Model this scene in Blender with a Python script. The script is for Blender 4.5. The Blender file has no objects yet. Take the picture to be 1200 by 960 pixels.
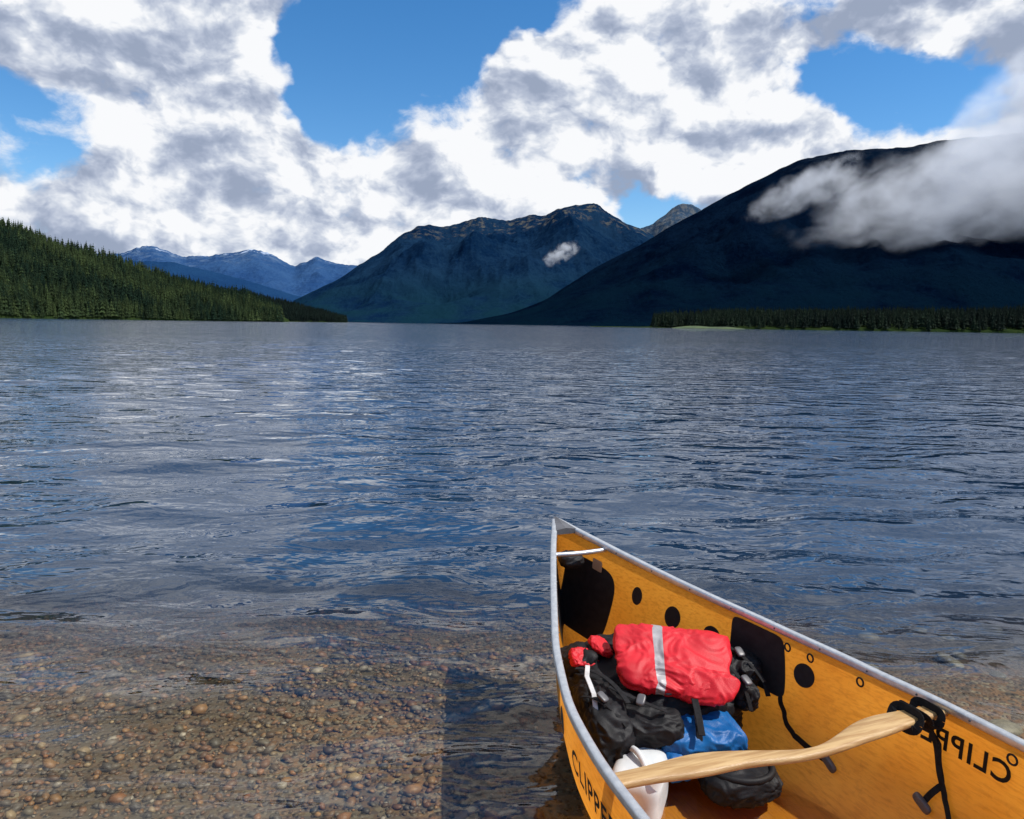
import bpy, math, numpy as np, random
from mathutils import Vector, Matrix, noise as mnoise
rng=np.random.default_rng(7); random.seed(7)
scene=bpy.context.scene
COL=scene.collection

# ------------------------------------------------------------------ helpers
def link(o,parent=None):
    COL.objects.link(o)
    if parent: o.parent=parent
    return o
def mk(name,v,f,mats=None,smooth=True,parent=None,col=None,midx=None):
    me=bpy.data.meshes.new(name)
    v=np.asarray(v,dtype=np.float32)
    if isinstance(f,np.ndarray):
        n,k=f.shape
        me.vertices.add(len(v)); me.vertices.foreach_set('co',v.ravel())
        me.loops.add(n*k); me.loops.foreach_set('vertex_index',f.ravel().astype(np.int32))
        me.polygons.add(n); me.polygons.foreach_set('loop_start',np.arange(0,n*k,k,dtype=np.int32))
        me.polygons.foreach_set('loop_total',np.full(n,k,dtype=np.int32))
        me.update(calc_edges=True)
    else:
        me.from_pydata([tuple(map(float,p)) for p in v],[],[tuple(int(i) for i in q) for q in f]); me.update()
    if mats is not None:
        for m in (mats if isinstance(mats,(list,tuple)) else [mats]): me.materials.append(m)
    if midx is not None: me.polygons.foreach_set('material_index',np.asarray(midx,dtype=np.int32))
    me.polygons.foreach_set('use_smooth',np.full(len(me.polygons),smooth))
    if col is not None:
        a=me.color_attributes.new('Col','FLOAT_COLOR','POINT')
        c=np.ones((len(v),4),dtype=np.float32); c[:,:3]=col; a.data.foreach_set('color',c.ravel())
    me.update()
    return link(bpy.data.objects.new(name,me),parent)
def gridf(nr,nc):
    i=np.arange(nr-1)[:,None]*nc+np.arange(nc-1)[None,:]
    return np.stack([i,i+1,i+nc+1,i+nc],-1).reshape(-1,4)
def empty(name,loc=(0,0,0),rz=0):
    o=bpy.data.objects.new(name,None); o.location=loc; o.rotation_euler=(0,0,rz); COL.objects.link(o); return o
_h=rng.random((257,257))
def vnoise(x,y):
    xi=np.floor(x).astype(int);yi=np.floor(y).astype(int);fx=x-xi;fy=y-yi
    fx=fx*fx*(3-2*fx);fy=fy*fy*(3-2*fy)
    a=_h[xi%256,yi%256];b=_h[(xi+1)%256,yi%256];c=_h[xi%256,(yi+1)%256];d=_h[(xi+1)%256,(yi+1)%256]
    return (a*(1-fx)+b*fx)*(1-fy)+(c*(1-fx)+d*fx)*fy
def fbm(x,y,o=5,r=.5):
    s=0;a=1;t=0
    for i in range(o):
        s=s+a*vnoise(x*2**i+17*i,y*2**i+31*i);t+=a;a*=r
    return s/t
def ridged(x,y,o=5,r=.5):
    s=0;a=1;t=0
    for i in range(o):
        s=s+a*(1-np.abs(2*vnoise(x*2**i+13*i,y*2**i+7*i)-1));t+=a;a*=r
    return s/t
def sst(a,b,x):
    t=np.clip((x-a)/(b-a),0,1);return t*t*(3-2*t)

class NT:
    def __init__(s,tree): s.t=tree; tree.nodes.clear()
    def n(s,typ,**kw):
        x=s.t.nodes.new(typ)
        ins=kw.pop('ins',{})
        for k,v in kw.items(): setattr(x,k,v)
        for k,v in ins.items(): s.set(x.inputs[k],v)
        return x
    def set(s,inp,v):
        if isinstance(v,bpy.types.NodeSocket): s.t.links.new(v,inp)
        elif isinstance(v,bpy.types.Node): s.t.links.new(v.outputs[0],inp)
        else: inp.default_value=v
    def m(s,op,a,b=None,c=None,clamp=False):
        x=s.t.nodes.new('ShaderNodeMath');x.operation=op;x.use_clamp=clamp
        s.set(x.inputs[0],a)
        if b is not None:s.set(x.inputs[1],b)
        if c is not None:s.set(x.inputs[2],c)
        return x.outputs[0]
    def vm(s,op,a,b=None):
        x=s.t.nodes.new('ShaderNodeVectorMath');x.operation=op
        s.set(x.inputs[0],a)
        if b is not None:s.set(x.inputs[1],b)
        return x.outputs['Value'] if op in('DOT_PRODUCT','LENGTH') else x.outputs[0]
    def ss(s,v,a,b,o0=0,o1=1):
        x=s.t.nodes.new('ShaderNodeMapRange');x.interpolation_type='SMOOTHSTEP'
        s.set(x.inputs['Value'],v);x.inputs['From Min'].default_value=a;x.inputs['From Max'].default_value=b
        x.inputs['To Min'].default_value=o0;x.inputs['To Max'].default_value=o1
        return x.outputs['Result']
    def noise(s,vec,scale,detail=4,rough=.5,dist=0):
        x=s.n('ShaderNodeTexNoise',ins={'Scale':scale,'Detail':detail,'Roughness':rough,'Distortion':dist})
        if vec is not None:s.set(x.inputs['Vector'],vec)
        return x.outputs['Fac']
    def mix(s,f,a,b):
        x=s.t.nodes.new('ShaderNodeMix');x.data_type='RGBA'
        s.set(x.inputs[0],f);s.set(x.inputs[6],a);s.set(x.inputs[7],b);return x.outputs[2]
    def mul(s,v,xyz):
        return s.vm('MULTIPLY',v,xyz)
def c4(c): return (c[0],c[1],c[2],1)
def mat(name):
    m=bpy.data.materials.new(name);m.use_nodes=True;return m,NT(m.node_tree)
def out(t,sh,vol=None):
    o=t.n('ShaderNodeOutputMaterial')
    if sh is not None:t.set(o.inputs['Surface'],sh)
    if vol is not None:t.set(o.inputs['Volume'],vol)
def simple(name,c1,c2=None,rough=.5,scale=20,bump=.0,bscale=100,metal=0,spec=.5,mapping=None):
    m,t=mat(name);tc=t.n('ShaderNodeTexCoord').outputs['Object']
    if mapping: tc=t.mul(tc,mapping)
    c2=c2 or tuple(x*.75 for x in c1)
    colr=t.mix(t.ss(t.noise(tc,scale,5,.6),.35,.65),c4(c1),c4(c2))
    b=t.n('ShaderNodeBsdfPrincipled',ins={'Base Color':colr,'Roughness':rough,'Metallic':metal,'Specular IOR Level':spec})
    if bump:
        bp=t.n('ShaderNodeBump',ins={'Height':t.noise(tc,bscale,4,.6),'Strength':1.0,'Distance':bump});t.set(b.inputs['Normal'],bp)
    out(t,b);return m

# ------------------------------------------------------------------ camera
CAMH=1.45
pitch=math.atan(100/900); roll=0.0150
cam=bpy.data.cameras.new('camera');cam.sensor_width=36;cam.lens=27.0;cam.clip_start=.05;cam.clip_end=60000
co=link(bpy.data.objects.new('camera',cam))
co.matrix_world=Matrix.Translation((0,0,CAMH))@Matrix.Rotation(math.pi/2-pitch,4,'X')@Matrix.Rotation(roll,4,'Z')
scene.camera=co
scene.view_settings.view_transform='Standard';scene.view_settings.look='None';scene.view_settings.exposure=0

# ------------------------------------------------------------------ sun + sky
SUN_EL=math.radians(57);SUN_AZ=math.radians(99)   # azimuth clockwise from +Y
sd=Vector((math.cos(SUN_EL)*math.sin(SUN_AZ),math.cos(SUN_EL)*math.cos(SUN_AZ),math.sin(SUN_EL)))
sl=bpy.data.lights.new('sun','SUN');sl.energy=5.0;sl.angle=math.radians(.53);sl.color=(1,.95,.88)
so=link(bpy.data.objects.new('sun',sl));so.rotation_euler=sd.to_track_quat('Z','Y').to_euler();so.location=(0,0,50)
w=bpy.data.worlds.new('World');scene.world=w;w.use_nodes=True
t=NT(w.node_tree)
sky=t.n('ShaderNodeTexSky',sky_type='NISHITA',sun_disc=False,sun_elevation=SUN_EL,sun_rotation=SUN_AZ)
sky.altitude=900;sky.air_density=1.0;sky.dust_density=.1;sky.ozone_density=2.5
d=t.n('ShaderNodeTexCoord').outputs['Generated']
gaps=[(-.135,.36,.10,.9),(-.23,.33,.05,.6),(-.04,.40,.07,.9),(.05,.42,.045,.7),(-.21,.285,.035,.5),(-.63,.215,.055,.75),
 (.507,.285,.05,.9),(.43,.31,.04,.8),(.33,.44,.05,.7),(.148,.145,.035,.7),(.20,.155,.03,.6),(-.30,.165,.03,.25),(-.21,.18,.035,.25)]
warp=t.n('ShaderNodeTexNoise',ins={'Scale':4.0,'Detail':5,'Roughness':.62});t.set(warp.inputs['Vector'],d)
wv=t.vm('SUBTRACT',warp.outputs['Color'],(.5,.5,.5))
dg=t.vm('NORMALIZE',t.vm('ADD',d,t.mul(wv,(.20,.20,.16))))
g=None
for a,e,r,wt in gaps:
    v=Vector((a,1,e)).normalized()
    x=t.ss(t.vm('DOT_PRODUCT',dg,tuple(v)),math.cos(r*1.6),1.0,0,wt)
    g=x if g is None else t.m('ADD',g,x)
g=t.m('MINIMUM',g,1.0)
dw=t.vm('ADD',d,t.mul(wv,(.08,.08,.06)))
P=t.mul(dw,(1,1,1.5))
n1=t.noise(P,9.5,9,.60)
P2=t.vm('ADD',P,(.020,0,.040))
n2=t.noise(P2,9.5,5,.56)
n1s=t.noise(P,9.5,5,.56)
n3=t.noise(P,3.0,1,.5)
n4=t.noise(t.mul(dw,(1,1,2.2)),5.0,2,.5)
sepd=t.n('ShaderNodeSeparateXYZ');t.set(sepd.inputs[0],d)
front=t.ss(sepd.outputs['Y'],-.3,.4)
base=t.m('ADD',n1,t.m('MULTIPLY',front,.285))
base=t.m('ADD',base,t.m('MULTIPLY',t.m('SUBTRACT',n3,.5),.14))
cov=t.m('SUBTRACT',base,t.m('MULTIPLY',g,.50))
dens=t.ss(cov,.46,.68)
lit=t.m('MULTIPLY',t.m('SUBTRACT',n1s,n2),4.8)
thick=t.ss(cov,.60,.95)
br=t.m('ADD',t.m('ADD',.87,lit),t.m('MULTIPLY',thick,-.20))
br=t.m('ADD',br,t.m('MULTIPLY',t.m('SUBTRACT',n4,.5),1.0))
br=t.m('ADD',br,t.m('MULTIPLY',t.m('SUBTRACT',n1,.5),.8))
dk=t.ss(t.vm('DOT_PRODUCT',d,tuple(Vector((.60,1,.42)).normalized())),math.cos(.22),math.cos(.05))
br=t.m('SUBTRACT',br,t.m('MULTIPLY',dk,.40))
br=t.m('MINIMUM',t.m('MAXIMUM',br,0),1)
cr=t.n('ShaderNodeValToRGB');t.set(cr.inputs[0],br);cr.color_ramp.interpolation='B_SPLINE'
e=cr.color_ramp.elements;e[0].position=0;e[0].color=(.30,.36,.49,1);e[1].position=1;e[1].color=(.96,.97,.99,1)
x=e.new(.38);x.color=(.45,.51,.65,1)
x=e.new(.68);x.color=(.68,.73,.82,1)
x=e.new(.90);x.color=(.90,.92,.96,1)
bs=t.n('ShaderNodeBackground',ins={'Strength':.15});
skyc=t.n('ShaderNodeHueSaturation',ins={'Saturation':1.32,'Value':1.0});t.set(skyc.inputs['Color'],sky.outputs[0]);t.set(bs.inputs['Color'],skyc)
bc=t.n('ShaderNodeBackground',ins={'Color':cr.outputs[0],'Strength':1.0})
ms=t.n('ShaderNodeMixShader',ins={0:dens,1:bs.outputs[0],2:bc.outputs[0]})
t.set(t.n('ShaderNodeOutputWorld').inputs[0],ms)

# ------------------------------------------------------------------ water
m,t=mat('lake_water')
pos=t.n('ShaderNodeNewGeometry').outputs['Position']
sp=t.n('ShaderNodeSeparateXYZ');t.set(sp.inputs[0],pos)
wob=t.n('ShaderNodeTexNoise',ins={'Scale':.8,'Detail':2});t.set(wob.inputs['Vector'],pos)
pw=t.vm('ADD',pos,t.mul(t.vm('SUBTRACT',wob.outputs['Color'],(.5,.5,.5)),(.5,.5,0)))
amn=t.n('ShaderNodeTexNoise',ins={'Scale':1.0,'Detail':1});t.set(amn.inputs['Vector'],t.mul(pos,(.6,1,1)))
sc_=t.n('ShaderNodeSeparateColor');t.set(sc_.inputs[0],amn.outputs['Color'])
nearf=t.ss(sp.outputs['Y'],2.2,6.5,.28,1.0)
h=None
for i,(lam,ang,slp,dst) in enumerate([(.82,98,.054,3.2),(.50,78,.068,3.5),(.33,112,.068,3.2),(.22,86,.062,2.8),(.15,122,.046,2.5)]):
    mp=t.n('ShaderNodeMapping',ins={'Rotation':(0,0,-math.radians(ang)),'Location':(i*3.3,i*1.7,0)});t.set(mp.inputs['Vector'],pw)
    wv_=t.n('ShaderNodeTexWave',wave_type='BANDS',bands_direction='X',wave_profile='SIN',ins={'Scale':.31416/lam,'Distortion':dst,'Detail':1.0,'Detail Scale':.56/lam,'Detail Roughness':.5})
    t.set(wv_.inputs['Vector'],mp)
    am=t.ss(sc_.outputs[i%3],.3,.7,.30,1.5)
    x=t.m('MULTIPLY',t.m('MULTIPLY',wv_.outputs['Fac'],slp*lam/math.pi),am)
    if lam<.4: x=t.m('MULTIPLY',x,nearf)
    h=x if h is None else t.m('ADD',h,x)
gust=t.ss(t.noise(t.mul(pos,(.02,.05,1)),1.0,3,.6),.3,.7,.75,1.3)
h=t.m('MULTIPLY',h,gust)
h=t.m('ADD',h,t.m('MULTIPLY',t.noise(t.mul(pos,(.7,1.3,1)),3.0,3,.55,.4),.030))
bp=t.n('ShaderNodeBump',ins={'Height':h,'Strength':1.0,'Distance':1.0})
fr=t.n('ShaderNodeFresnel',ins={'IOR':1.333,'Normal':bp})
gl=t.n('ShaderNodeBsdfGlossy',ins={'Color':(1,1,1,1),'Roughness':.02,'Normal':bp})
tr=t.n('ShaderNodeBsdfTransparent',ins={'Color':(.90,.91,.86,1)})
df=t.n('ShaderNodeBsdfDiffuse',ins={'Color':(.012,.034,.074,1)})
depth=t.m('ADD',sp.outputs['Y'],t.m('MULTIPLY',t.m('SUBTRACT',t.noise(pos,.7,2),.5),1.2))
op=t.m('ADD',t.ss(depth,2.5,5.3,0,.95),.02)
body=t.n('ShaderNodeMixShader',ins={0:op,1:tr.outputs[0],2:df.outputs[0]})
ws=t.n('ShaderNodeMixShader',ins={0:fr.outputs[0],1:body.outputs[0],2:gl.outputs[0]})
out(t,ws);M_water=m
NR,NC=1000,560
dd=np.exp(np.linspace(math.log(2.2),math.log(14000),NR))
bb=np.linspace(-1.5,1.5,NC)
Dg,Bg=np.meshgrid(dd,bb,indexing='ij')
X=Dg*Bg;Y=Dg-3.6
Z=np.zeros_like(X)
spac=np.maximum(Dg*(math.log(14000/2.2)/NR),Dg*3.0/NC)
for i in range(36):
    lam=.30*(2.6/.30)**rng.random()
    ang=math.radians(92+rng.normal(6,24));k=2*math.pi/lam
    sl_=.016
    A=sl_/k
    fade=1-sst(lam/6,lam/3,spac)
    ph=rng.random()*6.28
    mod=.5+1.0*vnoise(X/(lam*4)+i*9.1,Y/(lam*4)+i*3.3)
    Z+=A*mod*fade*np.sin(k*(X*math.cos(ang)+Y*math.sin(ang))+ph+2.2*vnoise(X/(lam*2.5)+i,Y/(lam*2.5)))
mk('lake_water',np.stack([X,Y,Z],-1).reshape(-1,3),gridf(NR,NC),M_water)

# ------------------------------------------------------------------ lake bed
def bedz(x,y):
    z=np.where(y>1.5,-.085-.012*(y-1.5),-.085)
    z=np.where(y>3.3,-.107-.12*(y-3.3),z)
    z=np.where(y<-1.9,-.085+.12*(-1.9-y),z)
    z=z+(fbm(x*1.3,y*1.3,3)-.5)*.02
    return np.maximum(z,-6)
m,t=mat('pebble_bed')
pos=t.n('ShaderNodeNewGeometry').outputs['Position']
pz=t.mul(pos,(1,1,.3))
vo=t.n('ShaderNodeTexVoronoi',ins={'Scale':42.0});t.set(vo.inputs['Vector'],pz)
sr=t.n('ShaderNodeSeparateColor');t.set(sr.inputs[0],vo.outputs['Color'])
cr=t.n('ShaderNodeValToRGB');t.set(cr.inputs[0],sr.outputs[0]);e=cr.color_ramp.elements
e[0].color=(.05,.035,.02,1);e[1].color=(.26,.20,.12,1)
x=e.new(.35);x.color=(.14,.07,.025,1);x=e.new(.6);x.color=(.20,.10,.035,1);x=e.new(.8);x.color=(.12,.09,.06,1)
dist=t.ss(vo.outputs['Distance'],.0,.55,1,.0)
colr=t.mix(t.ss(t.noise(pos,1.2,4),.3,.7),cr.outputs[0],c4((.07,.05,.025)))
bp=t.n('ShaderNodeBump',ins={'Height':dist,'Distance':.012})
out(t,t.n('ShaderNodeBsdfPrincipled',ins={'Base Color':colr,'Roughness':.6,'Normal':bp}))
M_bed=m
bd=np.exp(np.linspace(math.log(3),math.log(3000),260));bx=np.linspace(-1.6,1.6,200)
D2,B2=np.meshgrid(bd,bx,indexing='ij');X=D2*B2*1.2;Y=D2-9
mk('lake_bed_ground',np.stack([X,Y,bedz(X,Y)],-1).reshape(-1,3),gridf(260,200),M_bed)

# ------------------------------------------------------------------ canoe frame
T=np.array([.200,3.255]);RA=np.array([.935,.355]);AA=np.array([-.355,.935])
def Wd(s):
    s=np.minimum(s,5-s)
    return np.interp(s,[0,.03,.1,.2,.46,.87,1.17,1.45,1.69,2.1,2.5],[.006,.02,.052,.10,.213,.385,.478,.520,.530,.535,.535])
_ss=np.linspace(0,5,1001);_k=np.hanning(61);_k/=_k.sum()
_w=Wd(_ss);_wp=np.convolve(np.pad(_w,30,mode='edge'),_k,mode='valid');_bl=sst(.0,.25,np.minimum(_ss,5-_ss))
_w=_w*(1-_bl)+_wp*_bl
def Wd(s): return np.interp(s,_ss,_w)
def Zs(s):
    s=np.minimum(s,5-s);return .405+.195*np.clip(1-s/1.35,0,1)**1.7
def Zk(s):
    s=np.minimum(s,5-s);return -.05+.61*np.clip(1-s/.30,0,1)**2.4
def Nn(s):
    s=np.minimum(s,5-s);return 1.35+1.45*sst(0,1.1,s)
def wallx(s,z):
    r=np.clip((Zs(s)-z)/(Zs(s)-Zk(s)),0,1);n=Nn(s);return Wd(s)*(1-r**n)**(1/n)

# ------------------------------------------------------------------ stones
def ico(sub):
    import bmesh
    bm=bmesh.new();bmesh.ops.create_icosphere(bm,subdivisions=sub,radius=1)
    v=np.array([q.co[:] for q in bm.verts]);f=np.array([[a.index for a in p.verts] for p in bm.faces]);bm.free();return v,f
def stones(name,xs,ys,rad,cols,matl,sub=1,flat=.5,sink=.2):
    bv,bf=ico(sub);n=len(xs);nv=len(bv)
    sc=np.stack([rad*rng.uniform(.8,1.35,n),rad*rng.uniform(.7,1.0,n),rad*rng.uniform(flat*.7,flat*1.3,n)],-1)
    an=rng.random(n)*6.283
    V=bv[None]*(1+.16*rng.normal(size=(n,nv,1)).clip(-1.5,1.5)*(.8 if sub==1 else .15))*sc[:,None,:]
    c,s=np.cos(an)[:,None],np.sin(an)[:,None]
    x=V[...,0]*c-V[...,1]*s;y=V[...,0]*s+V[...,1]*c
    tilt=rng.normal(0,.2,n)[:,None];z=V[...,2]+x*tilt
    z0=bedz(xs,ys)[:,None]+sc[:,2][:,None]*(1-sink*2)
    V=np.stack([x+xs[:,None],y+ys[:,None],z+z0],-1).reshape(-1,3)
    F=(bf[None]+np.arange(n)[:,None,None]*nv).reshape(-1,3)
    return mk(name,V,F,matl,True,col=np.repeat(cols,nv,axis=0))
m,t=mat('wet_stone')
at=t.n('ShaderNodeVertexColor',layer_name='Col')
tc=t.n('ShaderNodeTexCoord').outputs['Object']
cc=t.mix(t.ss(t.noise(tc,60,4,.65),.3,.7,.0,.45),at.outputs[0],c4((.05,.035,.02)))
out(t,t.n('ShaderNodeBsdfPrincipled',ins={'Base Color':cc,'Roughness':.55}))
M_st=m
pal=np.array([[.17,.08,.03],[.24,.12,.04],[.11,.06,.025],[.13,.10,.07],[.07,.055,.04],[.29,.20,.10],[.22,.09,.03],[.34,.29,.22],[.11,.085,.05]])
n=13000
xs=rng.uniform(-2.6,1.0,n);ys=rng.uniform(1.7,4.6,n)
def infoot(xs,ys,mrg=.03):
    dx=xs-T[0];dy=ys-T[1];s=-(dx*AA[0]+dy*AA[1]);ww=dx*RA[0]+dy*RA[1]
    return (s>-.05)&(s<5)&(np.abs(ww)<Wd(np.clip(s,0,5))+mrg)
k=~infoot(xs,ys);xs,ys=xs[k],ys[k]
rad=np.clip(rng.lognormal(math.log(.0105),.42,len(xs)),.005,.032)
ci=rng.choice(len(pal),len(xs),p=[.2,.18,.15,.11,.11,.07,.11,.02,.05])
cl=pal[ci]*rng.uniform(.6,1.4,(len(xs),1))
stones('pebbles',xs,ys,rad,cl,M_st)
n=36
xs=rng.uniform(1.5,4.0,n);ys=rng.uniform(2.7,5.0,n);k=~infoot(xs,ys,.15);xs,ys=xs[k],ys[k]
rad=rng.uniform(.03,.08,len(xs));cl=np.array([.28,.25,.18])*rng.uniform(.4,1.3,(len(xs),1))
stones('submerged_stones',xs,ys,rad,cl,M_st,2,.35,.4)

# ------------------------------------------------------------------ mountains
def ridge(name,pts,Yc,Ys,amp,L,mt,nb=420,nt=110,jag=.012,seed=0,back=.5,pw=.9):
    pts=np.array(pts,float);b=np.linspace(pts[0,0],pts[-1,0],nb)
    e0=np.interp(b,pts[:,0],pts[:,1])
    hm=e0.max()
    jg=(fbm(b*60+seed,b*0+seed,4,.6)-.5)*jag*np.clip(e0/hm,.15,1)
    kk=max(3,int(nb*.03))|1;ker=np.hanning(kk+2)[1:-1];ker/=ker.sum()
    es=np.convolve(np.pad(e0,kk//2,mode='edge'),ker,mode='valid')
    tt=np.concatenate([np.linspace(0,1,nt),1+np.linspace(.02,1,25)*back])
    Tt,Bb=np.meshgrid(tt,b,indexing='ij')
    E=np.meshgrid(tt,es,indexing='ij')[1]+np.meshgrid(tt,jg+e0-es,indexing='ij')[1]*sst(.80,1,np.where(Tt>1,2-Tt,Tt))
    E=np.maximum(E,.0004)
    yc=Yc if not callable(Yc) else Yc(Bb); ys=Ys if not callable(Ys) else Ys(Bb)
    y=ys+(yc-ys)*Tt;x=Bb*y
    H=E*yc
    S=np.where(Tt<=1,np.clip(Tt,0,1)**pw,np.clip(1-(Tt-1)/back,0,1)**.8)
    z=H*S
    r=ridged(x/L+seed*3.1,y/L+seed*1.7,6,.52)-.62
    z=z+amp*H.max()*r*4*np.clip(Tt,0,1)*np.clip(1-Tt,0,1)*np.clip(E/hm*1.4,.0,1)
    Es=np.meshgrid(tt,es,indexing='ij')[1]
    lim=Es*y*.97;z=np.where(Tt<.9,np.where(z>lim,lim-(z-lim)*.3,z),z)
    z=np.where(Tt<=0,-6,z)
    z=np.where(Tt>=1+back,-6,z)
    mk(name,np.stack([x,y,z],-1).reshape(-1,3),gridf(len(tt),nb),mt,True)
    return b,es,(x,y,z)
def mtn(name,forest1,forest2,rock,rockh,snow=None,fs=.004,zs=1.0,bump=20,rpatch=(.45,.6),low=None):
    m,t=mat(name);pos=t.n('ShaderNodeNewGeometry').outputs['Position']
    sp=t.n('ShaderNodeSeparateXYZ');t.set(sp.inputs[0],pos)
    nb_=t.noise(pos,fs,8,.65)
    fine=t.noise(t.mul(pos,(1,1,.6)),fs*16,6,.8)
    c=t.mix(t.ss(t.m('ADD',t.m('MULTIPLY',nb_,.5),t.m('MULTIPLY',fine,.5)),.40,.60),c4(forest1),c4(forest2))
    if low:
        c=t.mix(t.m('MULTIPLY',t.ss(sp.outputs['Z'],low[0],0),t.ss(nb_,.35,.6)),c,c4(low[1]))
    hh=t.m('ADD',sp.outputs['Z'],t.m('MULTIPLY',t.m('SUBTRACT',t.noise(pos,fs*1.6,8,.7),.5),zs*2))
    c=t.mix(t.m('MULTIPLY',t.ss(hh,rockh,rockh+zs*.5),t.ss(t.noise(t.mul(pos,(1,1,.5)),fs*5,6,.75),*rpatch)),c,c4(rock))
    if snow:
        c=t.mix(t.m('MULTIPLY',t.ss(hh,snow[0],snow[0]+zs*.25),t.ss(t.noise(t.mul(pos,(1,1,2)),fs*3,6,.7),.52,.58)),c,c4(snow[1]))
    bp=t.n('ShaderNodeBump',ins={'Height':t.m('ADD',nb_,t.m('MULTIPLY',fine,.35)),'Distance':bump})
    out(t,t.n('ShaderNodeBsdfPrincipled',ins={'Base Color':c,'Roughness':.95,'Specular IOR Level':.0,'Normal':bp}))
    return m
A=[(-.60,.066),(-.55,.0789),(-.506,.0838),(-.484,.0906),(-.457,.091),(-.424,.0797),(-.391,.0823),(-.373,.0847),(-.331,.0896),(-.309,.0824),(-.282,.0699),(-.268,.0766),(-.252,.0822),(-.235,.0749),(-.205,.0732),(-.167,.0651),(-.1,.05)]
A2=[(-.60,.078),(-.496,.0743),(-.441,.0729),(-.387,.0619),(-.332,.0475),(-.283,.033),(-.244,.027),(-.2,.01)]
B=[(-.30,.012),(-.283,.0265),(-.255,.0399),(-.222,.0567),(-.194,.0755),(-.167,.0931),(-.145,.1117),(-.123,.1238),(-.107,.1251),(-.091,.1221),(-.042,.1356),(-.004,.1319),(.018,.1386),(.040,.1390),(.056,.1488),(.074,.1522),(.105,.1527),(.118,.1444),(.143,.1298),(.160,.1237),(.204,.1008),(.30,.07)]
Bb=[(.08,.10),(.106,.1154),(.160,.1237),(.176,.1303),(.192,.1433),(.208,.1563),(.220,.1565),(.230,.1524),(.268,.1317),(.33,.10)]
C=[(-.10,.0005),(-.068,.0012),(-.002,.0153),(.042,.0335),(.107,.0756),(.161,.1033),(.193,.1242),(.214,.1351),(.267,.1656),(.299,.1830),(.330,.1982),(.357,.2112),(.383,.2178),(.410,.2224),(.426,.2258),(.490,.2288),(.532,.2378),(.639,.2497),(.747,.2409),(.95,.22),(1.2,.18)]
Lh=[(-1.3,.21),(-1.0,.185),(-.764,.1559-.008),(-.657,.1277-.012),(-.625,.1185-.012),(-.593,.1062-.012),(-.550,.095-.012),(-.496,.0775-.012),(-.441,.061-.011),(-.387,.0456-.01),(-.332,.0334-.01),(-.30,.010),(-.29,.0005)]
Ll=[(-.50,.05),(-.442,.0567-.006),(-.387,.0434-.006),(-.332,.0366-.006),(-.288,.0264-.006),(-.255,.0181-.006),(-.228,.0076-.005),(-.215,.0003)]
Dd=[(.10,.0005),(.17,.0007),(.197,.004),(.273,.009),(.328,.013),(.438,.0145),(.658,.02),(1.0,.03),(1.5,.04)]
M_A=mtn('hazy_far_range',(.016,.052,.145),(.030,.078,.18),(.07,.12,.21),900,(1200,(.34,.42,.56)),.0012,700,60)  # distance haze mixed into the blue base colours, snow included
M_A2=mtn('hazy_foothill',(.008,.033,.095),(.012,.044,.11),(.05,.08,.15),5000,None,.002,300,30)  # blue base colour stands in for air haze over the foothill
M_B=mtn('hazy_mountain_forest',(.0022,.013,.040),(.0085,.029,.064),(.085,.085,.078),830,None,.0022,300,45,(.51,.60),(500,(.005,.025,.041)))  # haze blue painted into the forest colours
M_B2=mtn('hazy_mountain_rock',(.025,.05,.09),(.04,.07,.11),(.11,.12,.13),900,None,.003,400,30)  # blue cast is aerial haze put into the rock colours
M_C=mtn('hazy_shaded_forest',(.0005,.0034,.013),(.0028,.0105,.027),(.012,.020,.034),950,None,.0035,260,60,(.45,.6),(480,(.0018,.0105,.022)))  # forest colours darkened for cloud shadow and blued for haze
M_L=mtn('forest_floor',(.014,.028,.010),(.025,.04,.012),(.05,.06,.03),900,None,.02,60,3)
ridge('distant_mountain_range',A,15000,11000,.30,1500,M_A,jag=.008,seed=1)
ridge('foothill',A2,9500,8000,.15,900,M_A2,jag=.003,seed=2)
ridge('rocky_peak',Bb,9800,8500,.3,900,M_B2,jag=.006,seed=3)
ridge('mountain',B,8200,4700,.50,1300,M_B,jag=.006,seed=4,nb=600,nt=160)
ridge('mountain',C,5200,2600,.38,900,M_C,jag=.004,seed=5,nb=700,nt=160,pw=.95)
_,_,GL=ridge('forest_hill',Lh,1050,lambda b:700+np.clip((b+.67)/.37,0,1)*250,.10,160,M_L,jag=.002,seed=6,pw=.8)
_,_,GL2=ridge('forest_hill',Ll,1700,lambda b:1350+0*b,.06,200,M_L,jag=.002,seed=7)
_,_,GD=ridge('forested_shore',Dd,1000,780,.0,160,M_L,jag=.001,seed=8,pw=.5)
M_gr=simple('shore_grass',(.05,.085,.018),(.022,.042,.014),.9,.08)
ridge('shore_grass',[(.205,.0004),(.222,.0025),(.24,.0032),(.255,.0022),(.275,.0028),(.30,.0004)],770,740,0,50,M_gr,nb=60,nt=12,jag=.001,seed=9)

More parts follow.
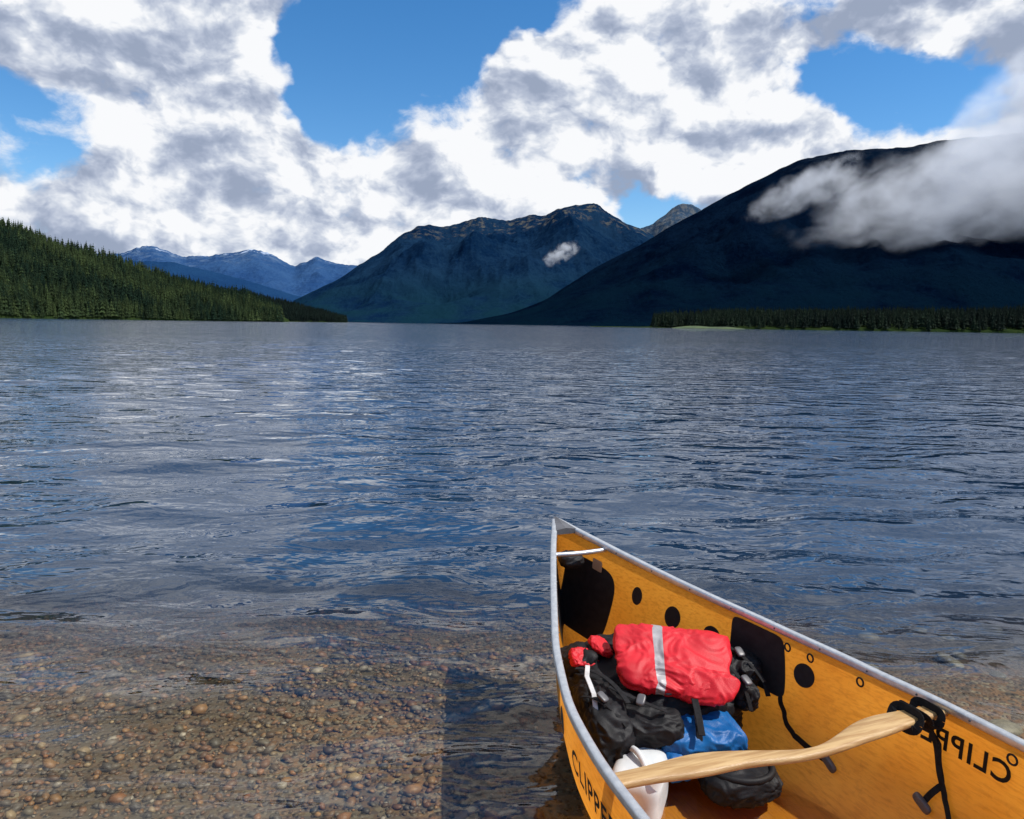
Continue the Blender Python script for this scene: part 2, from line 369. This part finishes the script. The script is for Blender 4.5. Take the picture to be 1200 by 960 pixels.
# ------------------------------------------------------------------ conifers
def conifer(seed,tiers=7,k=7):
    r=np.random.default_rng(seed);V=[];F=[]
    def add(vs,fs):
        o=len(V);V.extend(vs);F.extend([[a+o for a in f] for f in fs])
    add([(.02,0,0),(-.01,.017,0),(-.01,-.017,0),(0,0,.95)],[(0,1,3),(1,2,3),(2,0,3)])
    for i in range(tiers):
        f=i/(tiers-1);z=.10+.80*f;R=(.20*(1-f)**.85+.018)*r.uniform(.8,1.2);h=.20*(1-f*.45)
        a0=r.random()*6.28;ox,oy=r.normal(0,.008,2)
        vs=[(ox,oy,min(z+h,1.0))];kk=k*2
        for j in range(kk):
            a=a0+j*6.2832/kk;rr=R*(r.uniform(.8,1.25) if j%2==0 else r.uniform(.35,.6))
            vs.append((ox+rr*math.cos(a),oy+rr*math.sin(a),z-(.035 if j%2==0 else -.02)*r.uniform(.5,1.5)))
        add(vs,[(0,1+j,1+(j+1)%kk) for j in range(kk)])
    return np.array(V),np.array(F)
protos=[conifer(i,5+i%3,5) for i in range(6)]
m,t=mat('conifer_needles')
at=t.n('ShaderNodeVertexColor',layer_name='Col')
pos=t.n('ShaderNodeNewGeometry').outputs['Position']
cc=t.mix(t.ss(t.noise(pos,.6,3,.7),.35,.65),at.outputs[0],t.mix(.5,at.outputs[0],(0,0,0,1)))
out(t,t.n('ShaderNodeBsdfPrincipled',ins={'Base Color':cc,'Roughness':.9,'Specular IOR Level':.1}))
M_tree=m
def forest(name,G,n,hmin,hmax,cA,cB,bmin,bmax,tmax=1.05,nt=110,edge=0):
    x,y,z=G;nr,nc=x.shape
    bcol=x[0]/y[0]
    valid=np.where((bcol>=bmin)&(bcol<=bmax))[0]
    ci=rng.uniform(valid[0],valid[-1]-1,n);ri=rng.uniform(.5,(nt-1)*tmax,n)
    if edge: ri[:edge]=rng.uniform(.5,4,edge)
    i0=ri.astype(int);j0=ci.astype(int);fi=ri-i0;fj=ci-j0
    def bl(a): return (a[i0,j0]*(1-fi)+a[i0+1,j0]*fi)*(1-fj)+(a[i0,j0+1]*(1-fi)+a[i0+1,j0+1]*fi)*fj
    px,py,pz=bl(x),bl(y),bl(z);k=pz>.2;px,py,pz=px[k],py[k],pz[k]
    n=len(px);hh=rng.uniform(hmin,hmax,n)*(.6+.8*fbm(px/40,py/40,3))
    wd=hh*rng.uniform(.8,1.25,n);an=rng.random(n)*6.28
    mixf=np.clip(fbm(px/45+5,py/45,3)*2.2-.65+rng.normal(0,.25,n),0,1)[:,None]
    cl=(np.array(cA)*(1-mixf)+np.array(cB)*mixf)*rng.uniform(.65,1.3,(n,1))
    VV=[];FF=[];CC=[];off=0;pi=rng.integers(0,len(protos),n)
    for q,(pv,pf) in enumerate(protos):
        s=np.where(pi==q)[0];c,sn=np.cos(an[s])[:,None],np.sin(an[s])[:,None]
        vx=(pv[None,:,0]*c-pv[None,:,1]*sn)*wd[s][:,None]+px[s][:,None]
        vy=(pv[None,:,0]*sn+pv[None,:,1]*c)*wd[s][:,None]+py[s][:,None]
        vz=pv[None,:,2]*hh[s][:,None]+pz[s][:,None]-.3
        VV.append(np.stack([vx,vy,vz],-1).reshape(-1,3))
        FF.append((pf[None]+np.arange(len(s))[:,None,None]*len(pv)).reshape(-1,3)+off);off+=len(s)*len(pv)
        CC.append(np.repeat(cl[s],len(pv),axis=0))
    mk(name,np.concatenate(VV),np.concatenate(FF),M_tree,False,col=np.concatenate(CC))
forest('conifer_forest',GL,10000,8,18,(.008,.022,.012),(.044,.066,.022),-.85,-.295,edge=900)
forest('conifer_forest',GL2,5000,10,17,(.004,.011,.009),(.008,.018,.012),-.46,-.215)
forest('conifer_forest',GD,8000,9,17,(.005,.013,.009),(.012,.024,.012),.18,1.1)

# ------------------------------------------------------------------ volumetric clouds
def vcloud(name,loc,rad,rot,density,seed,em,nsc=2.2,step=1.0,sharp=.35,na=3.2,ecol=(.76,.84,1.0),stretch=1.0,det=5):
    v,f=ico(4)
    m,t=mat(name+'_vapour');tc=t.n('ShaderNodeTexCoord').outputs['Object']
    ln=t.vm('LENGTH',tc)
    asp=(rad[0]/rad[2]*stretch,rad[1]/rad[2],1)
    q=t.vm('ADD',t.mul(tc,asp),(seed*3.7,seed*1.3,seed*2.1))
    nz=t.noise(q,nsc,det,.62,.3)
    dn=t.m('ADD',t.m('MULTIPLY',t.m('SUBTRACT',1.0,ln),1.3),t.m('MULTIPLY',t.m('SUBTRACT',nz,.5),na))
    dn=t.m('MULTIPLY',dn,t.ss(ln,.99,.7))
    dn=t.m('MULTIPLY',t.ss(dn,.05,.05+sharp),density)
    sz=t.n('ShaderNodeSeparateXYZ');t.set(sz.inputs[0],tc)
    ev=t.m('MULTIPLY',t.m('MULTIPLY',dn,em),t.ss(sz.outputs['Z'],-.7,.6,.55,1.25))  # added glow stands in for multiple scattering, dimmer toward the cloud base
    pv=t.n('ShaderNodeVolumePrincipled',ins={'Color':(.93,.96,1,1),'Anisotropy':.1,'Emission Color':c4(ecol)})
    t.set(pv.inputs['Density'],dn);t.set(pv.inputs['Emission Strength'],ev)
    out(t,None,pv)
    try: m.cycles.volume_step_rate=step
    except Exception: pass
    o=mk(name,v,f,m);o.location=loc;o.scale=rad;o.rotation_euler=(0,math.radians(-rot),0);return o
vcloud('cloud',(2240,3250,675),(1330,240,325),14,.010,1,.19,2.2,3.0,1.1,3.2,(.66,.76,1.0),.65)
vcloud('cloud',(2460,3420,1090),(950,240,335),34,.011,2,.27,2.0,3.0,1.0,3.0,(.74,.83,1.0),.65)
vcloud('cloud',(1170,3150,560),(320,120,100),26,.008,4,.20,1.6,3.0,1.2,3.8,(.66,.76,1.0),.8)
vcloud('cloud',(285,4700,430),(150,80,70),30,.010,3,.24,1.5,1.5,1.5,8.5,det=7)

# ------------------------------------------------------------------ canoe
canoe=empty('canoe',(T[0],T[1],0),math.atan2(RA[1],RA[0]))
m,t=mat('amber_laminate');tc=t.n('ShaderNodeTexCoord').outputs['Object']
n1=t.noise(t.mul(tc,(1,1,1)),3.5,6,.6);n2=t.noise(t.mul(tc,(40,6,40)),3,4,.6)
n3=t.noise(tc,22,5,.7)
cc=t.mix(t.ss(n1,.3,.7),c4((.90,.37,.040)),c4((.80,.29,.025)))
cc=t.mix(t.m('MULTIPLY',t.ss(n2,.42,.7),.45),cc,c4((.52,.16,.012)))
cc=t.mix(t.m('MULTIPLY',t.ss(n3,.55,.72),.30),cc,c4((.42,.13,.015)))
bp=t.n('ShaderNodeBump',ins={'Height':t.m('ADD',n2,t.m('MULTIPLY',n3,.6)),'Distance':.002})
pb=t.n('ShaderNodeBsdfPrincipled',ins={'Base Color':cc,'Roughness':.38,'Specular IOR Level':.4,'Normal':bp})
tl=t.n('ShaderNodeBsdfTranslucent');t.set(tl.inputs[0],cc)
out(t,t.n('ShaderNodeMixShader',ins={0:.50,1:pb.outputs[0],2:tl.outputs[0]}));M_hull=m
M_alu=simple('brushed_aluminium',(.62,.64,.66),(.5,.52,.55),.38,40,.0,100,.75,.5)
M_blk=simple('black_rubber',(.010,.010,.012),(.016,.016,.018),.6,30,spec=.25)
M_letter=simple('black_lettering',(.012,.010,.008),None,.6,spec=.2)
M_web=simple('black_webbing',(.008,.008,.009),(.014,.014,.016),.8,60,.001,900,spec=.2)
M_wood=simple('ash_wood',(.50,.33,.15),(.34,.19,.07),.42,6,.0008,30,0,.4,(1.2,16,16))
M_plas=simple('grey_plastic',(.10,.10,.11),None,.4)
M_tan=simple('tan_sticker',(.40,.26,.16),None,.6)
se=np.concatenate([np.linspace(0,.4,26)**1.5/.4**.5,np.linspace(.42,2.5,60)]);S_=np.concatenate([se,5-se[::-1][1:]])
U=np.linspace(-1,1,61)
Sg,Ug=np.meshgrid(S_,U,indexing='ij')
th=np.abs(Ug)*math.pi/2;n_=Nn(Sg)
hx=Wd(Sg)*np.sin(th)**(2/n_)*np.sign(Ug);hz=Zs(Sg)-(Zs(Sg)-Zk(Sg))*np.cos(th).clip(0)**(2/n_)
mk('hull',np.stack([hx,-Sg,hz],-1).reshape(-1,3),gridf(len(S_),61),M_hull,parent=canoe)
def sweep(name,path,prof,matl,parent,closed=False,upv=(0,0,1),smooth=False):
    path=np.array(path,float);n=len(path);pr=np.array(prof);k=len(pr)
    tg=np.gradient(path,axis=0);tg/=np.linalg.norm(tg,axis=1)[:,None]
    up=np.array(upv,float);side=np.cross(tg,up);side/=np.linalg.norm(side,axis=1)[:,None]+1e-9;u2=np.cross(side,tg)
    V=(path[:,None]+side[:,None]*pr[None,:,0:1]+u2[:,None]*pr[None,:,1:2]).reshape(-1,3)
    F=[(i*k+j,i*k+(j+1)%k,(i+1)*k+(j+1)%k,(i+1)*k+j) for i in range(n-1) for j in range(k)]
    F+=[tuple(range(k)),tuple((n-1)*k+j for j in range(k))]
    return mk(name,V,F,matl,smooth,parent)
def rrect(w,h,r=.3,n=3):
    o=[]
    for cx,cy,a0 in((1,1,0),(-1,1,90),(-1,-1,180),(1,-1,270)):
        for i in range(n+1):
            a=math.radians(a0+90*i/n);R=min(w,h)*r
            o.append((cx*(w/2-R)+R*math.cos(a),cy*(h/2-R)+R*math.sin(a)))
    return o
def circ(r,n=10): return [(r*math.cos(6.2832*i/n),r*math.sin(6.2832*i/n)) for i in range(n)]
for sg,nm in((-1,'gunwale_port'),(1,'gunwale_starboard')):
    sweep(nm,np.stack([sg*(Wd(S_)+.002),-S_,Zs(S_)+.004],-1),rrect(.024,.026,.3),M_alu,canoe,smooth=True)
v=[];f=[]
for i,s in enumerate(np.linspace(-.012,.10,8)):
    ww=float(Wd(max(s,0)))+.006;z=float(Zs(max(s,0)))+.020
    v+=[(-ww,-s,z-.004),(0,-s,z+.004),(ww,-s,z-.004),(ww,-s,z-.022),(-ww,-s,z-.022)]
for i in range(7):
    for j in range(5): f.append((i*5+j,i*5+(j+1)%5,(i+1)*5+(j+1)%5,(i+1)*5+j))
f+=[(0,1,2,3,4),(35,36,37,38,39)]
mk('deck_plate',v,f,M_plas,False,canoe)
s=.235;ww=float(Wd(s));z=float(Zs(s))-.012
sweep('carry_handle',[(x,-s-.012*math.cos(x/ww*1.5),z) for x in np.linspace(-ww,ww,17)],circ(.0095),M_alu,canoe,smooth=True)
def wallpatch(name,s0,s1,zf,side,off,matl,shape='rect',n=18,pk=7,skew=0):
    V=[];F=[]
    if shape=='disc':
        sc,zc,rs,rz=s0,s1,zf[0],zf[1]
        V.append((0,0));k=28
        for rr in(.5,1):
            for i in range(k):
                a=6.2832*i/k;V.append((rr*math.cos(a),rr*math.sin(a)))
        for i in range(k):
            F.append((0,1+i,1+(i+1)%k));F.append((1+i,1+k+i,1+k+(i+1)%k,1+(i+1)%k))
        V=[(sc+a*rs,zc+b*rz) for a,b in V]
    else:
        for i in range(n):
            for j in range(n):
                a=-1+2*i/(n-1);b=-1+2*j/(n-1)
                q=(abs(a)**pk+abs(b)**pk)**(1/pk);mx=max(abs(a),abs(b),1e-6);kk=mx/max(q,1e-6)
                a2,b2=a*kk,b*kk
                ss=s0+(s1-s0)*(a2+1)/2-skew*(1-b2)*.5*(s1-s0)*(a2+1)/2
                zt=float(Zs(ss))-zf[0];zb=float(Zs(ss))-zf[1]
                V.append((ss,zb+(zt-zb)*(b2+1)/2))
        F=[(i*n+j,i*n+j+1,(i+1)*n+j+1,(i+1)*n+j) for i in range(n-1) for j in range(n-1)]
    P=[(side*(float(wallx(a,b))+off),-a,b) for a,b in V]
    return mk(name,P,F,matl,True,canoe)
for (s,dz,rs,rz) in((.40,.125,.022,.036),(.555,.135,.032,.042),(.71,.125,.030,.030),(1.05,.11,.036,.040),(1.80,.12,.038,.043),(2.2,.12,.04,.045)):
    wallpatch('hull_dot',s,float(Zs(s))-dz,(rs,rz),1,-.004,M_blk,'disc')
    wallpatch('hull_dot_outer',s,float(Zs(s))-dz,(rs,rz),-1,.004,M_blk,'disc')
wallpatch('black_panel',.06,.31,(.085,.40),1,-.004,M_blk,pk=4,skew=.12)
wallpatch('black_panel',.06,.31,(.085,.40),-1,-.004,M_blk,pk=4,skew=.12)
wallpatch('black_panel',.78,.97,(.018,.22),1,-.004,M_blk,pk=9,skew=-.15)
wallpatch('black_panel',.78,.97,(.018,.22),-1,-.004,M_blk,pk=9)
wallpatch('sticker',.19,.235,(.065,.11),1,-.007,M_tan,pk=9)
for s in(.99,1.07,1.24,1.70,1.9):
    zc=float(Zs(s))-.04
    pth=[(float(wallx(s,zc))-.010,-s+.013*math.cos(a),zc+.013*math.sin(a)) for a in np.linspace(0,6.2832,17)]
    sweep('lacing_loop',pth,circ(.003,6),M_blk,canoe,upv=(1,0,0),smooth=True)
sv,sf=ico(1);SV=[];SF=[];o_=0
for sg in(-1,1):
    for s in np.arange(.14,4.9,.16):
        c=np.array([sg*(float(Wd(s))-.011),-s,float(Zs(s))+.004]);SV.append(sv*.0035+c);SF.append(sf+o_);o_+=len(sv)
mk('rail_screws',np.concatenate(SV),np.concatenate(SF),M_plas,True,canoe)
def lettering(name,s0,dirn,zoff,size,side,off):
    cu=bpy.data.curves.new('tmp','FONT');cu.body='CLIPPER';cu.size=size;cu.space_character=1.12;cu.offset=size*.022;cu.resolution_u=4
    ob=bpy.data.objects.new('tmp',cu);COL.objects.link(ob)
    me=bpy.data.meshes.new_from_object(ob.evaluated_get(bpy.context.evaluated_depsgraph_get()))
    V=[];F=[tuple(p.vertices) for p in me.polygons]
    for q in me.vertices:
        s=s0+dirn*q.co.x;z=float(Zs(s))-zoff+q.co.y
        V.append((side*(float(wallx(s,z))+off),-s,z))
    bpy.data.objects.remove(ob)
    mk(name,V,F,M_letter,False,canoe)
lettering('lettering',1.70,-1,.115,.080,1,-.004)  # inner mirrored letters painted as the outside decal's shade through the hull
lettering('lettering_port',1.20,1,.145,.085,-1,.004)
# yoke
YZ=.395;s0=1.49
xs_=np.linspace(-.515,.515,61)
cen=s0+.050*np.exp(-((xs_-.03)/.17)**2)
wid=.026+.014*np.exp(-((np.abs(xs_)-.28)/.11)**2)-.009*np.exp(-((xs_-.03)/.10)**2)
V=[];F=[]
for i,x in enumerate(xs_):
    z=YZ-.006*math.cos(x*3);h=.0095
    a,b=cen[i]-wid[i],cen[i]+wid[i]
    for (q,zz) in((a,z-h*.5),(a+.006,z-h),(b-.006,z-h),(b,z-h*.5),(b,z+h*.5),(b-.006,z+h),(a+.006,z+h),(a,z+h*.5)): V.append((x,-q,zz))
k=8
F=[(i*k+j,i*k+(j+1)%k,(i+1)*k+(j+1)%k,(i+1)*k+j) for i in range(60) for j in range(k)]+[tuple(range(k)),tuple(60*k+j for j in range(k))]
mk('yoke',V,F,M_wood,True,canoe)
def strap(name,path,w_,upv,parent=canoe,matl=None,th=.0025): return sweep(name,path,rrect(w_,th,.4,1),matl or M_web,parent,upv=upv)
for xx,tw in((.385,.02),(.425,-.015),(.465,.01)):
    cs=s0+.0;W2=.045;pth=[]
    for a in np.linspace(0,6.2832,25):
        pth.append((xx+tw*math.sin(a),-(cs+W2*math.copysign(abs(math.cos(a))**.5,math.cos(a))),YZ+.017*math.copysign(abs(math.sin(a))**.5,math.sin(a))))
    strap('yoke_strap',pth,.026,(1,0,0))
def wallstrap(name,pts,w_):
    P=[]
    for (a,b),(c,d) in zip(pts[:-1],pts[1:]):
        for q in np.linspace(0,1,8,endpoint=False): P.append((a+(c-a)*q,b+(d-b)*q))
    P.append(pts[-1])
    strap(name,[(float(wallx(a,b))-.012-.004*math.sin(i*.7),-a,b) for i,(a,b) in enumerate(P)],w_,(1,0,0))
wallstrap('hanging_strap',[(1.46,.37),(1.50,.27),(1.55,.17),(1.63,.09)],.02)
wallstrap('hanging_strap',[(1.42,.37),(1.50,.30),(1.53,.20),(1.50,.14)],.018)
wallstrap('hanging_strap',[(.99,.215),(1.02,.16),(1.07,.12),(1.20,.10)],.024)
def rbox(name,c,h,matl,parent=None,k=5,rot=None,n=8,wr=0,ws=8,taper=0,stripe=None,seed=0,flatb=0):
    V=[];F=[];idx={}
    def key(p): return tuple(round(q,5) for q in p)
    mi=[]
    for ax in range(3):
        for sg in(-1,1):
            for i in range(n):
                for j in range(n):
                    f=[]
                    for di,dj in((0,0),(1,0),(1,1),(0,1)):
                        p=[0,0,0];p[ax]=sg;p[(ax+1)%3]=-1+2*(i+di)/n;p[(ax+2)%3]=-1+2*(j+dj)/n
                        kk=key(p)
                        if kk not in idx: idx[kk]=len(V);V.append(p)
                        f.append(idx[kk])
                    if sg<0:f=f[::-1]
                    F.append(f)
                    cx=sum(V[a][0] for a in f)/4
                    mi.append(1 if stripe and stripe[0]<cx<stripe[1] else 0)
    V=np.array(V,float)
    q=(np.abs(V)**k).sum(1)**(1/k);V=V/q[:,None]
    out_=[]
    R=rot or Matrix.Identity(3)
    for p in V:
        pn=Vector(p).normalized()
        x=p[0]*(1+taper*p[1]);y=p[1];z=p[2]
        if flatb: z*= (1-flatb*(abs(p[0])**3*.5+abs(p[1])**3*.5))
        v=Vector((x*h[0],y*h[1],z*h[2]))
        if wr:
            vv=v*ws+Vector((seed*5.1,seed*2.3,0))
            wv=vv+Vector((mnoise.noise(vv*.8),mnoise.noise(vv*.8+Vector((9,2,1))),0))*.9
            d_=mnoise.noise(vv*.7)
            d2=(1-abs(mnoise.noise(wv*1.5))*3.0)
            d3=(1-abs(mnoise.noise(wv*3.4+Vector((3,1,7))))*3.0)
            v+=pn*(wr*(d_*.9+.40*d2+.22*d3-.3))
        out_.append(R@v+Vector(c))
    return mk(name,out_,F,matl,True,parent,midx=mi if stripe else None)
for c in((1.64,.085),(1.50,.135),(1.21,.10)):
    x=float(wallx(*c))-.014
    rbox('buckle',(x,-c[0],c[1]),(.008,.030,.014),M_plas,canoe,4,Matrix.Rotation(.5,3,'X'),5)
rbox('bow_line_coil',(-.012,-.175,.485),(.05,.05,.03),M_blk,canoe,2.5,None,14,.012,20,seed=31)

# ------------------------------------------------------------------ gear
def fabric(name,c1,c2,rough=.55,b=.0010,spec=.3): return simple(name,c1,c2,rough,9,b,300,spec=spec)
M_red=fabric('red_nylon',(.60,.014,.026),(.48,.009,.018),.5)
M_refl=simple('grey_reflective_tape',(.36,.34,.35),(.28,.27,.28),.45)
M_blkf=fabric('black_nylon',(.0065,.0065,.0075),(.014,.014,.016),.55,spec=.22)
M_blue=fabric('blue_nylon',(.006,.13,.38),(.004,.085,.27),.42)
M_white=simple('white_polyethylene',(.62,.64,.64),(.54,.56,.57),.35)
M_whitew=simple('white_webbing',(.6,.6,.6),None,.7)
def rotm(rx,ry,rz): return (Matrix.Rotation(rz,3,'Z')@Matrix.Rotation(ry,3,'Y')@Matrix.Rotation(rx,3,'X'))
red=empty('dry_bag',(0,0,0))
R=rotm(.42,.05,-.12)
rbox('bag_body',(.555,2.49,.325),(.195,.14,.042),[M_red,M_refl],red,5,R,70,.013,10,.10,stripe=(-.33,-.17),seed=1,flatb=.6)
rbox('bag_flap',(.625,2.39,.29),(.115,.06,.022),M_red,red,3.2,rotm(.75,.05,-.32),34,.009,13,.25,seed=21,flatb=.4)
bp_=empty('backpack')
rbox('pack_body',(.50,2.56,.14),(.30,.20,.14),M_blkf,bp_,3.6,rotm(0,0,.1),40,.03,8,seed=2)
rbox('pack_side',(.31,2.36,.14),(.085,.16,.12),M_blkf,bp_,3.4,rotm(.2,0,.15),34,.024,11,seed=3)
rbox('pack_front',(.44,2.33,.16),(.12,.07,.08),M_blkf,bp_,3.4,rotm(.3,0,-.1),30,.020,12,seed=4)
rbox('pack_top',(.80,2.58,.25),(.07,.11,.07),M_blkf,bp_,3,rotm(0,.3,-.3),30,.024,14,seed=5)
rbox('pack_roll',(.79,2.47,.22),(.05,.06,.05),M_blkf,bp_,3,rotm(0,.3,.3),26,.018,16,seed=15)
rbox('pack_end',(.25,2.62,.26),(.07,.08,.05),M_blkf,bp_,3,rotm(0,-.3,.3),26,.018,14,seed=6)
rbox('pack_lid',(.42,2.68,.28),(.16,.06,.05),M_blkf,bp_,3,rotm(0,-.1,.1),30,.018,14,seed=16)
rbox('red_pocket',(.265,2.585,.28),(.055,.04,.025),M_red,bp_,4,rotm(.5,.2,.3),26,.012,18,seed=7)
rbox('red_side_pocket',(.33,2.62,.315),(.04,.05,.018),M_red,bp_,3,rotm(.3,.4,.6),20,.010,18,seed=8)
def bez(pts,n=12):
    a=np.array(pts);return [tuple(a[0]*(1-u)**2+2*a[1]*u*(1-u)+a[2]*u*u) for u in np.linspace(0,1,n)]
sweep('pack_strap',[(.27,2.50,.30),(.26,2.42,.30),(.275,2.34,.28),(.28,2.26,.22)],rrect(.016,.003,.4,1),M_whitew,bp_)
sweep('pack_strap_black',[(.62,2.42,.27),(.60,2.36,.27),(.60,2.30,.24),(.60,2.24,.20)],rrect(.022,.004,.4,1),M_web,bp_)
for q in(((.72,2.66,.33),(.80,2.56,.36),(.86,2.46,.27)),((.76,2.70,.30),(.88,2.62,.33),(.89,2.5,.2)),((.33,2.38,.285),(.42,2.30,.275),(.50,2.29,.25)),
         ((.23,2.50,.29),(.33,2.46,.31),(.38,2.30,.27)),((.24,2.36,.26),(.30,2.30,.30),(.37,2.25,.22)),((.70,2.50,.33),(.78,2.44,.33),(.80,2.40,.2))):
    sweep('pack_strap_loose',bez(q),rrect(.018,.003,.4,1),M_web,bp_)
for q,rz in(((.80,2.55,.335),.3),((.42,2.305,.28),-.4),((.30,2.31,.285),.8),((.52,2.385,.275),.1),((.79,2.43,.29),.5)):
    rbox('pack_buckle',q,(.014,.020,.006),M_plas,bp_,4,rotm(.5,0,rz),5)
bl=empty('stuff_sack')
rbox('sack_body',(.615,2.34,.12),(.145,.085,.08),M_blue,bl,4,rotm(.25,0,.12),40,.014,12,seed=9)
rbox('sack_lip',(.56,2.27,.09),(.09,.03,.05),M_blue,bl,3,rotm(.25,0,.3),24,.010,16,seed=10)
sweep('sack_strap',[(.61,2.42,.205),(.61,2.36,.222),(.60,2.28,.20),(.60,2.240,.13)],rrect(.02,.004,.4,1),M_web,bl)
rbox('sack_buckle',(.605,2.30,.214),(.012,.02,.006),M_plas,bl,4,rotm(.5,0,0),5)
jg=empty('water_jug')
rbox('jug_body',(.405,2.20,.06),(.080,.12,.085),M_white,jg,4.5,rotm(0,0,-.35),20,.002,8)
sweep('jug_handle',bez(((.365,2.28,.13),(.40,2.20,.20),(.42,2.13,.13))),circ(.010,10),M_white,jg,smooth=True)
sweep('jug_cap',[(.43,2.11,.11),(.438,2.095,.155)],circ(.022,18),M_white,jg,upv=(1,0,0),smooth=True)
rs=empty('stuff_sack')
rbox('sack_body',(.73,2.27,.04),(.125,.10,.05),M_blkf,rs,3,rotm(0,0,.2),32,.012,14,seed=12)
sweep('sack_ring',[(.73+.10*math.cos(a),2.27+.085*math.sin(a),.085) for a in np.linspace(0,6.2832,33)],circ(.011,8),M_blkf,rs,smooth=True)
